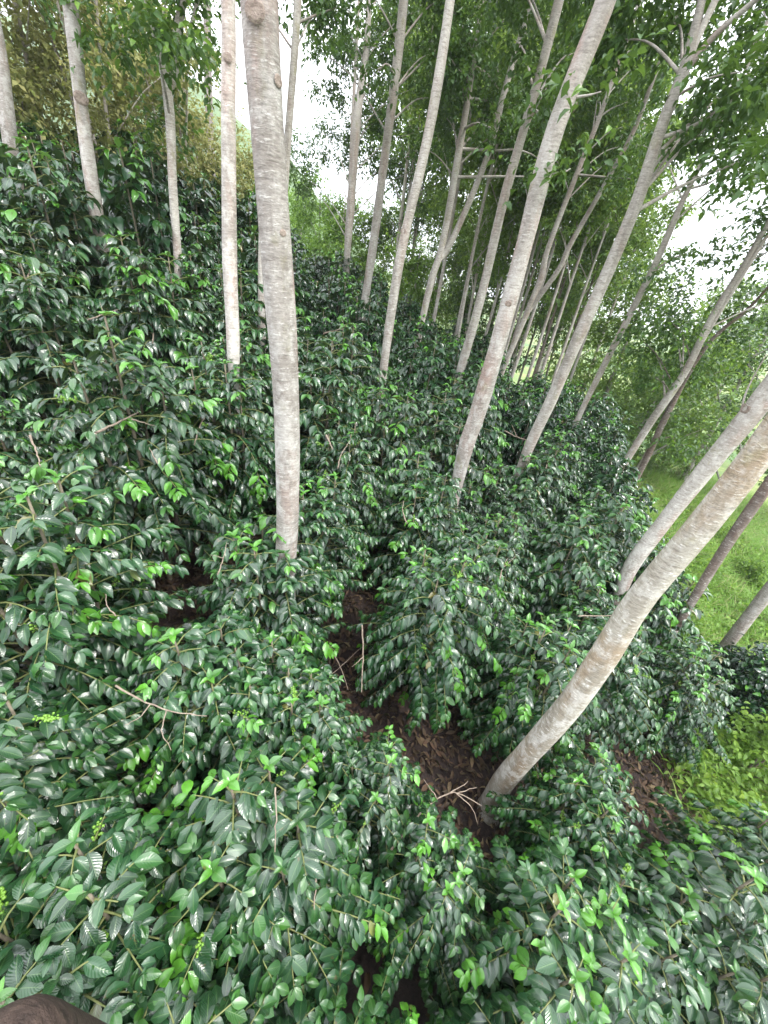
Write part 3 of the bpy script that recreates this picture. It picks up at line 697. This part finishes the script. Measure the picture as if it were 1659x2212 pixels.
# yellow-green trees beyond the crest in the middle
for (px, dist, h, CR, nc, mat) in [(690,27,5.8,1.9,30,M_LIME),(740,24,5.4,1.7,26,M_LIME),(800,26,6.0,2.0,28,M_GROVE),(850,29,7.5,2.2,30,M_GROVE),(650,31,5.6,1.9,26,M_LIME),(940,30,9.5,2.6,36,M_GROVE),(1000,33,10.5,2.8,38,M_GROVE),(900,20,4.4,1.5,20,M_LIME)]:
    p = polar(px, 0, dist)
    free_tree('round_tree', 'low yellow-green tree just beyond the crest of the coffee field' if mat is M_LIME else 'mid-green bushy tree beyond the crest of the coffee field',
              'low yellow-green trees beyond the crest' if mat is M_LIME else 'mid-green bushy trees beyond the crest', p[0], p[1], h, 0.08, M_BARK_GREY, .12, CR, nc, mat, leaf=0.18, per=70, seed=300+k, young=0.4, cr=(0.6, 1.0)); k += 1
# rust-leaved multi-stemmed trees on the upper left
for (px, dist, h, CR, nc, lab) in [(262,13.0,5.7,1.6,36,'rust-leaved tree with a fan of pale stems between two pale trunks'),(130,13.5,5.9,1.8,40,'broad rust-leaved tree behind the bent pale trunk'),(30,14,5.2,1.6,32,'rust-leaved tree at the far left edge above the coffee'),
                                  (400,14,4.9,1.3,28,'smaller rust-leaved tree behind the forked tree'),(470,15.5,4.0,1.1,22,'low rusty tree behind the dark slender trunk'),(535,17,3.6,1.0,20,'low rusty bush-like tree beside the thickest trunk'),(330,16,5.8,1.5,30,'rust-leaved tree standing farther back behind the forked tree')]:
    p = polar(px, 0, dist)
    free_tree('rusty_tree', lab, 'rust-leaved trees on the upper left', p[0], p[1], h, 0.05, M_BARK_GREY, .38, CR, nc, M_RUST, leaf=0.13, per=105, seed=400+k, young=0.2, stems=4 if h > 4.2 else 3, cr=(0.45, 0.8)); k += 1
# bright leafy trees overhanging top left
for (px, dist, h, cl, CR, nc, lab) in [(-40,11.5,8.5,.55,2.0,26,'bright green leafy tree overhanging the far left corner'),(430,22,12,.5,2.0,26,'tall green tree far behind the dark slender trunk')]:
    p = polar(px, 0, dist)
    free_tree('leafy_tree', lab, None, p[0], p[1], h, 0.10, M_BARK_GREY, cl, CR, nc, M_CROWN, leaf=0.15, per=85, seed=500+k, young=0.5, cr=(0.5, 0.95)); k += 1

# ------------------------------------------------------------------ coffee bushes: prototypes and planting
NEARP = [make_bush(2.1, 0.68, 5, TPL_NEAR, M_COFFEE, young=0.04+0.025*i, berries=(22, 10, 0, 14, 7)[i], seed=11+i, leafL=0.110, step=0.034, dens=1.0) for i in range(5)]
MIDP = [make_bush(2.2, 0.70, 4, TPL_MID, M_COFFEE, leafL=0.150, step=0.050, dens=0.9, young=0.05+0.03*i, berries=(0, 2, 0, 1)[i], seed=41+i) for i in range(4)]
FARP = [make_bush(2.35, 0.74, 3, TPL_FAR, M_COFFEE_FAR, young=0.05+0.03*i, seed=71+i, detail=False, step=0.064, leafL=0.185, dens=0.9) for i in range(4)]
PROTO_USED = {}
def plant(protos, i, x, y, rz, s, label, group):
    src = protos[i % len(protos)]
    key = src.name
    if key not in PROTO_USED: o = src; PROTO_USED[key] = 1
    else: o = copy_tree(src)
    o.location = (float(x), float(y), float(H(x, y))-0.03); o.rotation_euler = (0, 0, rz); o.scale = (s, s, s*random.uniform(0.94, 1.06))
    tag(o, label, 'coffee bush', group); return o
GAPS = [(705,1430),(745,1445),(800,1455),(770,1230),(955,1590),(990,1650),(1030,1725),(1062,1738),(1090,1690),(1400,1660),(1450,1700),(1480,1750),(1330,1610),(300,1640),(330,1690),(870,2090),(845,2040),(905,2110)]
GP = []
for (x, y) in GAPS:
    p = at(x, y, 0.0); d = norm(p)
    top = p.copy(); S = []
    while p[2] < float(H(p[0], p[1]))+2.3 and np.linalg.norm(p) > 0.3:
        S.append((p[0], p[1], p[2]-float(H(p[0], p[1])))); p = p - d*0.06
    GP.append(np.array(S))
def blocks(x, y, s):
    for gi, S in enumerate(GP):
        r = (0.47 if gi < len(GP)-3 else 0.58)*s*np.where(S[:, 2] < 1.3*s, 1.0, np.clip((2.2*s-S[:, 2])/(0.9*s), 0.0, 1))
        r = np.where(S[:, 2] < 0.35, 0.25, r)
        if np.any(np.hypot(S[:, 0]-x, S[:, 1]-y) < r): return True
    return False
placed = []
HAND = [  # picture point of the upper crown, scale, label
 (110,1980,1.0,'coffee bush with a few yellowing leaves at the lower left edge'),
 (520,1760,1.05,'coffee bush hung with strings of green berries, left of the lowest dark hollow'),
 (300,2110,0.95,'coffee bush with two upright lime leaves at the bottom of the picture'),
 (600,2070,0.95,'coffee bush just left of the dark hollow at the bottom'),
 (1010,1930,1.0,'coffee bush with blistered glossy leaves below the foot of the diagonal trunk'),
 (1290,1960,1.0,'broad coffee bush below the bare soil at lower right'),
 (1540,2060,0.95,'dark coffee bush in the lower right corner'),
 (1160,2150,0.9,'coffee bush right of the dark hollow at the bottom edge'),
 (1290,1740,0.85,'bright-tipped coffee bush immediately right of the diagonal trunk foot'),
 (60,1330,1.0,'coffee bush with big shiny leaves at the left edge, halfway down'),
 (150,1560,1.0,'coffee bush below the shiny-leaved one at the left edge'),
 (400,1400,1.0,'dark coffee bush left of the bare soil under the thickest trunk'),
 (625,1270,0.95,'yellow-green tipped coffee bush wrapping the foot of the thickest trunk'),
 (900,1290,0.92,'tall narrow coffee bush between the two bare soil patches'),
 (1160,1430,0.92,'coffee bush left of the middle of the diagonal trunk'),
 (1380,1480,0.95,'coffee bush right of the diagonal trunk above the dry leaf bank'),
 (1300,1340,0.9,'coffee bush hiding the foot of the pale tree behind the diagonal trunk'),
 (740,1160,0.85,'coffee bush just right of the thickest trunk above the small dark gap'),
 (150,1780,0.9,'coffee bush at the left below the dark hollow of twigs'),
 (420,1580,0.8,'coffee bush with a bright rosette of lime leaves left of the berry bush'),
]
for i, (x, y, s, lab) in enumerate(HAND):
    if lab.startswith('coffee bush with blistered'): y += 30
    p = at(x, y, 1.5*s)
    best = None
    for rr in (0, .12, .24, .36, .48, .6):
        for q in range(12 if rr else 1):
            a = q*math.pi/6; X = p[0]+rr*math.cos(a); Y = p[1]+rr*math.sin(a)
            if best is None and not blocks(X, Y, s) and all(math.hypot(X-u, Y-v) > 0.5 for u, v, _ in placed): best = (X, Y)
    if best is None: print('NO ROOM', lab); continue
    p = best
    if math.hypot(*p) < 2.3: s *= 0.86
    plant(NEARP, i, p[0], p[1], random.uniform(0, 6.28), s, lab, 'coffee bushes nearest the camera'); placed.append((p[0], p[1], s))
for i, (x, y, dz, s, lab) in enumerate([(795,1660,1.15,0.66,'neat low coffee bush with fanned dark leaves in front of the bare soil patch'),(965,1850,1.2,0.66,'low glossy coffee bush just below the forked dead branch'),(1640,1890,1.2,0.85,'coffee bush against the lime weeds at the right edge'),(1490,1470,1.2,0.8,'dark coffee bush at the field edge between the diagonal trunk and the grass'),(560,1420,1.5,0.8,'coffee bush on the left rim of the bare soil patch under the thickest trunk')]):
    p = at(x, y, dz); plant(NEARP, i+1, p[0], p[1], 1.0+i, s, lab, 'coffee bushes nearest the camera'); placed.append((p[0], p[1], s))
cnt = {'n': 0, 'm': 0, 'f': 0}
cells = []
for row in range(19):                                   # jittered rows first, then anything that fills a hole
    for col in range(18):
        random.seed(row*100+col+5)
        cells.append((-9.5+(row % 2)*0.53+1.06*col+random.uniform(-.22, .22), -1.2+1.02*row+random.uniform(-.22, .22), 0))
random.seed(99)
cells += [(random.uniform(-8.6, 6), random.uniform(-1.0, 13), 1) for _ in range(3500)]
for ci, (x, y, filler) in enumerate(cells):
    random.seed(ci+1000)
    dist = math.hypot(x, y)
    if x > float(edge_x(y)) + 0.15*math.sin(y*1.9) or x < -8.6: continue
    s = random.choice((0.82, 0.92, 0.98, 1.03, 1.12))*random.uniform(0.96, 1.04)
    if dist < 2.4: s = min(s, 0.86)
    if x < -3.5 and y > 4: s *= 1.14
    P = np.array([x, y, float(H(x, y))+1.6])
    if P@FW < 0.35: continue
    q = proj(P)
    if not (-330 < q[0] < 1950 and -100 < q[1] < 2750): continue
    if min(math.hypot(x-a, y-b) for a, b, _ in placed) < ((0.72 if dist < 4.0 else 0.84 if dist < 6.5 else 0.93) if not filler else 0.80 if dist < 6.5 else 0.90): continue
    if min(math.hypot(x-a[0], y-a[1]) for a in tree_xy) < 0.16: continue
    if dist < 7 and blocks(x, y, s): continue
    if P[2] + 0.5 > -0.5 and dist < 3: continue
    placed.append((x, y, s))
    rz = random.uniform(0, 6.28)
    if dist < 4.4: plant(NEARP, random.randrange(5), x, y, rz, s, 'dark glossy coffee bush in the near part of the field', 'coffee bushes of the near field'); cnt['n'] += 1
    elif dist < 8: plant(MIDP, random.randrange(4), x, y, rz, s, 'dark green coffee bush in the middle of the sloping field', 'coffee bushes of the middle field'); cnt['m'] += 1
    else: plant(FARP, random.randrange(4), x, y, rz, s, 'dark coffee bush in the far rows under the pale trunks', 'coffee bushes of the far field'); cnt['f'] += 1
print('BUSHES', cnt, len(placed))

# ------------------------------------------------------------------ ground cover
def scatter_leaves(name, pts, leaf, mat, tpl, rng, flat=0.35, lift=0.03, young=0.1, wl=0.42):
    n = len(pts); an = rng.uniform(0, 6.28, n)
    D = np.stack([np.cos(an), np.sin(an), rng.normal(0, flat*0.6, n)-0.2], -1)
    N = np.stack([rng.normal(0, flat, n), rng.normal(0, flat, n), np.ones(n)], -1)
    O = np.stack([pts[:, 0], pts[:, 1], H(pts[:, 0], pts[:, 1])+rng.uniform(0.005, lift, n)], -1)
    L = leaf*rng.uniform(0.3, 1.65, n)*rng.uniform(0.7, 1.0, n)
    T = np.stack([rng.random(n), (rng.random(n) < young)*rng.random(n), np.zeros(n)], -1)
    return leaves_mesh(name, O, D, N, L, L*wl, T, tpl, mat)
rng = np.random.default_rng(3)
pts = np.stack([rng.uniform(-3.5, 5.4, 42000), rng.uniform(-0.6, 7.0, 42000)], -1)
pts = pts[~((np.hypot(pts[:, 0]-0.55, pts[:, 1]-0.55) < 0.75) & (rng.random(len(pts)) < 0.93))]      # litter thinned so the darker soil paints in the lowest hollow's deep shade
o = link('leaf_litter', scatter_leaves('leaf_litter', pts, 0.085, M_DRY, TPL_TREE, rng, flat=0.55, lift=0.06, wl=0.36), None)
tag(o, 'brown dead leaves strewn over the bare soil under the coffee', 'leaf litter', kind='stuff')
# grass
rng = np.random.default_rng(4)
n = 120000
gx = rng.uniform(3.8, 17, n); gy = rng.uniform(1.0, 19, n)
keep = (gx > soil_x(gy)+0.3+0.3*np.sin(gy*1.9)+rng.normal(0, .3, n)); gx = gx[keep]; gy = gy[keep]; n = len(gx)
an = rng.uniform(0, 6.28, n); tall = 0.5+0.5*np.sin(gx*0.9+1.0)*np.sin(gy*0.8)
D = np.stack([np.cos(an)*0.5, np.sin(an)*0.5, np.ones(n)], -1); N = np.stack([-np.cos(an), -np.sin(an), np.full(n, 0.6)], -1)
O = np.stack([gx, gy, H(gx, gy)-0.01], -1); L = rng.uniform(0.25, 0.62, n)*(0.5+1.1*tall)
dry = np.clip(np.sin(gx*0.7+2)*np.sin(gy*0.55+0.5)*1.6-0.3, 0, 1)
T = np.stack([rng.random(n), (rng.random(n) < 0.25+0.65*dry)*rng.uniform(0.3, 1, n), np.zeros(n)], -1)
o = link('grass', leaves_mesh('grass', O, D, N, L, np.full(n, 0.02), T, leaf_template(2, 3, droop=0.5, fold=0.0, tip=0.5), M_GRASS), None)
tag(o, 'bright green and straw-coloured grass beyond the coffee edge', 'grass', kind='stuff')
# lime weeds along the edge
rng = np.random.default_rng(5)
C = []; 
for _ in range(520):
    y = rng.uniform(0.0, 10.5); x = float(soil_x(y)) + 0.15 + abs(rng.normal(0, 1.1))*(1.5 if y < 4 else 1.0)
    C.append(np.array([x, y, float(H(x, y))+rng.uniform(0.05, 0.35)]))
O, D, N, L, T = clump_leaves(C, [rng.uniform(0.18, 0.45) for _ in C], 210, 0.07, rng, 0.5)
T[:, 0] = np.clip(T[:, 0]*0.5+0.5*(np.sin(O[:, 0]*2.3+1)*np.sin(O[:, 1]*1.9)*0.5+0.5), 0, 1)
o = link('weeds', leaves_mesh('weeds', O, D, N, L, L*0.55, T, TPL_TREE, M_LIME), None)
tag(o, 'lime green leafy weeds along the lower edge of the coffee', 'weeds', kind='stuff')

for i, (px, py, dz, h, R, mat, lab) in enumerate([(1590,1500,.5,1.3,.55,'d','dark-leaved shrub at the far right edge below the grey tree rooted in grass'),(1650,1560,.5,1.4,.6,'d','dark leafy shrub in the lime weeds at the right edge'),
        (1540,1470,.4,1.0,.4,'d','small dark shrub at the foot of the grey tree rooted in grass'),(1470,1010,.6,2.0,.9,'g','green shrub in the grass behind the pale leaning trunk'),(1420,1010,.6,1.8,.8,'g','green shrub just past the coffee edge beside the darker thin tree'),
        (1560,940,.6,2.4,1.0,'g','broad green shrub beyond the grass behind two leaning trunks'),(1610,1240,.4,0.9,.5,'l','lime green shrub in the grass between two thin trunks'),(1450,1120,.4,1.0,.5,'l','lime shrub at the coffee edge in front of the pale leaning trunk'),
        (1640,1640,.5,1.2,.6,'l','lime shrub at the right edge above the lower right coffee'),(1340,900,.6,2.2,1.0,'g','green shrub behind the solitary slim tree'),(1290,850,.6,2.4,1.0,'l','yellow-green shrub between two leaning grey trunks')]):
    p = at(px, py, dz); rng = np.random.default_rng(900+i)
    org = np.array([p[0], p[1], float(H(p[0], p[1]))]); root = empty('leafy_shrub', org, lab, 'shrub', 'shrubs past the coffee edge')
    cs = []; 
    for q in range(9):
        a = rng.uniform(0, 6.28); f = rng.uniform(0.25, 1.0); cs.append(np.array([math.cos(a)*R*rng.uniform(.2, 1)*(1.1-f*.6), math.sin(a)*R*rng.uniform(.2, 1)*(1.1-f*.6), h*f]))
    tb = Tubes()
    for c in cs[:5]:
        st = Tubes(); st.add(smooth_path([np.array([0, 0, -.1]), c*np.array([.3, .3, .6]), c], 7), np.linspace(0.018, 0.006, 7), 6, cap=False)
        link('stem', st.mesh('stem', [M_STEM]), root)
    link('crown', crown_mesh(cs, [R*rng.uniform(.45, .7) for _ in cs], 330/max(R, .5), 0.10 if mat == 'd' else 0.09, {'d': M_COFFEE_FAR, 'g': M_GROVE, 'l': M_LIME}[mat], rng, .15), root)
rng = np.random.default_rng(6); C = []
for _ in range(260):
    y = rng.uniform(-0.2, 13); x = float(soil_x(y)) + rng.uniform(0.0, 5.0)
    C.append(np.array([x, y, float(H(x, y))+rng.uniform(0.05, 0.45)]))
O, D, N, L, T = clump_leaves(C, [rng.uniform(0.2, 0.55) for _ in C], 150, 0.10, rng, 0.4)
o = link('undergrowth', leaves_mesh('undergrowth', O, D, N, L, L*0.5, T, TPL_TREE, M_LIME), None)
tag(o, 'yellow-green tangled undergrowth mixed into the grass beyond the coffee', 'undergrowth', kind='stuff')
# dead twigs --------------------------------------------------------------------
def twig(label, polys, dz, w=5, mat=M_DEAD, name='dead_twig', group='dead twigs caught in the coffee'):
    A = [np.array([at(x, y, dz if not isinstance(dz, (list, tuple)) else dz[k]) for k, (x, y) in enumerate(p)]) for p in polys]
    # keep a branch at an even distance: depths blend along the line
    org = A[0][0]; root = empty(name, org, label, 'twig', group)
    tb = Tubes()
    for i, a in enumerate(A):
        dd = np.linalg.norm(a, axis=1); lin = np.linspace(dd[0], dd[-1], len(dd))
        a = norm(a)*lin[:, None]
        pp = smooth_path(a, 12); pp[1:-1] += RNG.normal(0, 0.002, (10, 3))
        r = (w if i == 0 else w*0.6)*float(org@FW)/F/2
        tb.add(local(pp, org), np.linspace(r, r*0.4, 12), 6)
    me = tb.mesh('wood', [mat]); bpy.data.objects.remove(root)
    o = link(name, me); o.location = [float(v) for v in org]; tag(o, label, 'twig', group)
twig('forked dead branch lying at the foot of the diagonal trunk', [[(845,1834),(900,1765),(944,1724),(985,1712),(1040,1740)],[(944,1724),(915,1682)],[(960,1718),(1005,1692),(1010,1685)],[(985,1712),(1020,1745),(1032,1778)],[(985,1712),(1030,1700)]], 1.0, 5)
twig('pale broken stick poking out below the thickest trunk', [[(585,1420),(598,1455),(605,1490)]], 1.0, 6)
twig('straight pale twig hanging over the upper soil patch', [[(782,1350),(784,1420),(781,1495)],[(784,1420),(760,1440)]], 1.0, 4)
twig('pale vertical stick among the berry strings', [[(595,1700),(596,1770),(594,1840)]], 1.75, 4)
twig('pale vertical stick left of the lowest dark hollow', [[(681,1840),(683,1900),(679,1965)]], 1.5, 5)
twig('long bare stick sloping across the dark hollow at left', [[(250,1480),(325,1520),(380,1538),(447,1546)],[(325,1520),(300,1550),(270,1565)],[(360,1534),(350,1580),(370,1620)]], 1.5, 5)
twig('pair of grey sticks resting on the upper left coffee', [[(207,935),(255,912),(300,890)],[(285,905),(335,920)]], 1.9, 6)
twig('thin pale twig at the left edge above the shiny bush', [[(65,940),(78,975),(88,1008)]], 1.7, 5)
twig('fine pale twig in front of the upper soil patch', [[(715,1400),(735,1440),(752,1490)],[(700,1470),(735,1440),(790,1390)]], 0.6, 3)
twig('pale arched stem on the coffee right of the thickest trunk', [[(705,940),(712,955),(718,970)]], 1.9, 5)

rng = np.random.default_rng(77)
for (x, y) in [(60,600),(190,690),(330,740),(470,800),(420,960),(110,1130),(340,1000),(700,720),(730,1010),(930,900),(1090,930),(1180,1010),(1080,1250),(1210,1180),(880,1130),(470,1240),(250,1330),(1250,1330)]:
    a = rng.uniform(-0.6, 0.6)+(0 if rng.random() < .6 else 1.4); l = rng.uniform(35, 80)
    e = (x+l*math.sin(a), y-l*math.cos(a)); m_ = ((x+e[0])/2+rng.uniform(-8, 8), (y+e[1])/2)
    P = [[(x, y), m_, e]]
    if rng.random() < .6: P.append([m_, (m_[0]+rng.uniform(-30, 30), m_[1]-rng.uniform(5, 30))])
    twig('thin bare twig poking out among the coffee leaves', P, rng.uniform(1.6, 2.0), 3.2, group='thin bare twigs scattered through the coffee')
# rounded post at the bottom left -----------------------------------------------
d = ray(-25, 2320); top = d*1.3
px_, py_ = float(top[0]), float(top[1]); gz = float(H(px_, py_))
root = empty('wooden_post', (px_, py_, gz), 'dark brown rounded wooden post top in the bottom left corner', 'post')
hgt = float(top[2])-gz
prof = [(0.098, -0.3), (0.096, 0.3), (0.094, hgt*0.6), (0.093, hgt-0.10), (0.091, hgt-0.06), (0.082, hgt-0.022), (0.062, hgt-0.004), (0.036, hgt+0.005), (0.008, hgt+0.008)]
tb = Tubes(); tb.add([(0, 0, z) for r, z in prof], [r for r, z in prof], 40, wob=0.012)
link('shaft', tb.mesh('shaft', [M_POST]), root)

# ------------------------------------------------------------------ air
def haze():
    x0, x1, y0, y1, z0, z1 = -300, 460, -90, 640, -140, 110
    V = [(x, y, z) for z in (z0, z1) for x, y in ((x0, y0), (x1, y0), (x1, y1), (x0, y1))]
    Q = [(3, 2, 1, 0), (4, 5, 6, 7), (0, 1, 5, 4), (1, 2, 6, 5), (2, 3, 7, 6), (3, 0, 4, 7)]
    me = raw_mesh('haze', np.array(V), np.array(Q))
    m, nt = new_mat('moist air'); v = nd(nt, 'ShaderNodeVolumePrincipled'); v.inputs['Color'].default_value = (0.9, 0.95, 1.0, 1)
    v.inputs['Density'].default_value = 0.0009; v.inputs['Anisotropy'].default_value = 0.2
    o = nd(nt, 'ShaderNodeOutputMaterial'); lk(nt, v.outputs[0], o.inputs['Volume'])
    h = link('haze', me, None, m); tag(h, 'thin pale moist air fading the far mountain', 'haze', kind='stuff')
HAZE = True
if HAZE: haze()
# ------------------------------------------------------------------ light, sky, camera
SUN_EL, SUN_AZ = math.radians(55), math.radians(115)
w = bpy.data.worlds.new('World'); SC.world = w; w.use_nodes = True
nt = w.node_tree; nt.nodes.clear()
sky = nd(nt, 'ShaderNodeTexSky', sky_type='NISHITA'); sky.sun_disc = False
sky.sun_elevation = SUN_EL; sky.sun_rotation = SUN_AZ; sky.dust_density = 3.0; sky.altitude = 1200
tc = nd(nt, 'ShaderNodeTexCoord')
cl = noise(nt, tc.outputs['Generated'], 2.2, 6, 0.6)
cf = ramp(nt, cl, [(0.30, 0.72), (0.62, 0.98)])
sz = nd(nt, 'ShaderNodeSeparateXYZ'); lk(nt, tc.outputs['Generated'], sz.inputs[0])
up = nd(nt, 'ShaderNodeMapRange'); lk(nt, sz.outputs[2], up.inputs[0]); up.inputs[3].default_value = 0.0; up.inputs[4].default_value = 1.0
cloud = mix_c(nt, up.outputs[0], (5.5, 5.6, 5.8), (14.0, 14.3, 15.0))       # an overcast sky is about three times brighter overhead
c = mix_c(nt, cf, sky.outputs[0], cloud)
bg = nd(nt, 'ShaderNodeBackground'); lk(nt, c, bg.inputs[0]); bg.inputs[1].default_value = 0.13
ow = nd(nt, 'ShaderNodeOutputWorld'); lk(nt, bg.outputs[0], ow.inputs[0])
L = bpy.data.lights.new('sun', 'SUN'); L.energy = 1.5; L.angle = math.radians(12); L.color = (1.0, 0.96, 0.90)
lo = bpy.data.objects.new('sun', L); COL.objects.link(lo)
dirv = Vector((math.sin(SUN_AZ)*math.cos(SUN_EL), math.cos(SUN_AZ)*math.cos(SUN_EL), math.sin(SUN_EL)))
lo.rotation_euler = dirv.to_track_quat('Z', 'Y').to_euler()
cam = bpy.data.cameras.new('camera'); co = bpy.data.objects.new('camera', cam); COL.objects.link(co)
cam.sensor_fit = 'VERTICAL'; cam.sensor_height = 34.6; cam.sensor_width = 26; cam.lens = 34.6*F/2211.0
cam.clip_start = 0.05; cam.clip_end = 3000
from mathutils import Matrix
mw = Matrix(((RT[0], UP[0], -FW[0], 0), (RT[1], UP[1], -FW[1], 0), (RT[2], UP[2], -FW[2], 0), (0, 0, 0, 1)))
co.matrix_world = mw
SC.camera = co
SC.view_settings.view_transform = 'Standard'; SC.view_settings.look = 'None'; SC.view_settings.gamma = 1; SC.view_settings.use_curve_mapping = False
SC.view_settings.exposure = 1.75
SC.cycles.max_bounces = 6; SC.cycles.diffuse_bounces = 2; SC.cycles.transmission_bounces = 3; SC.cycles.glossy_bounces = 2
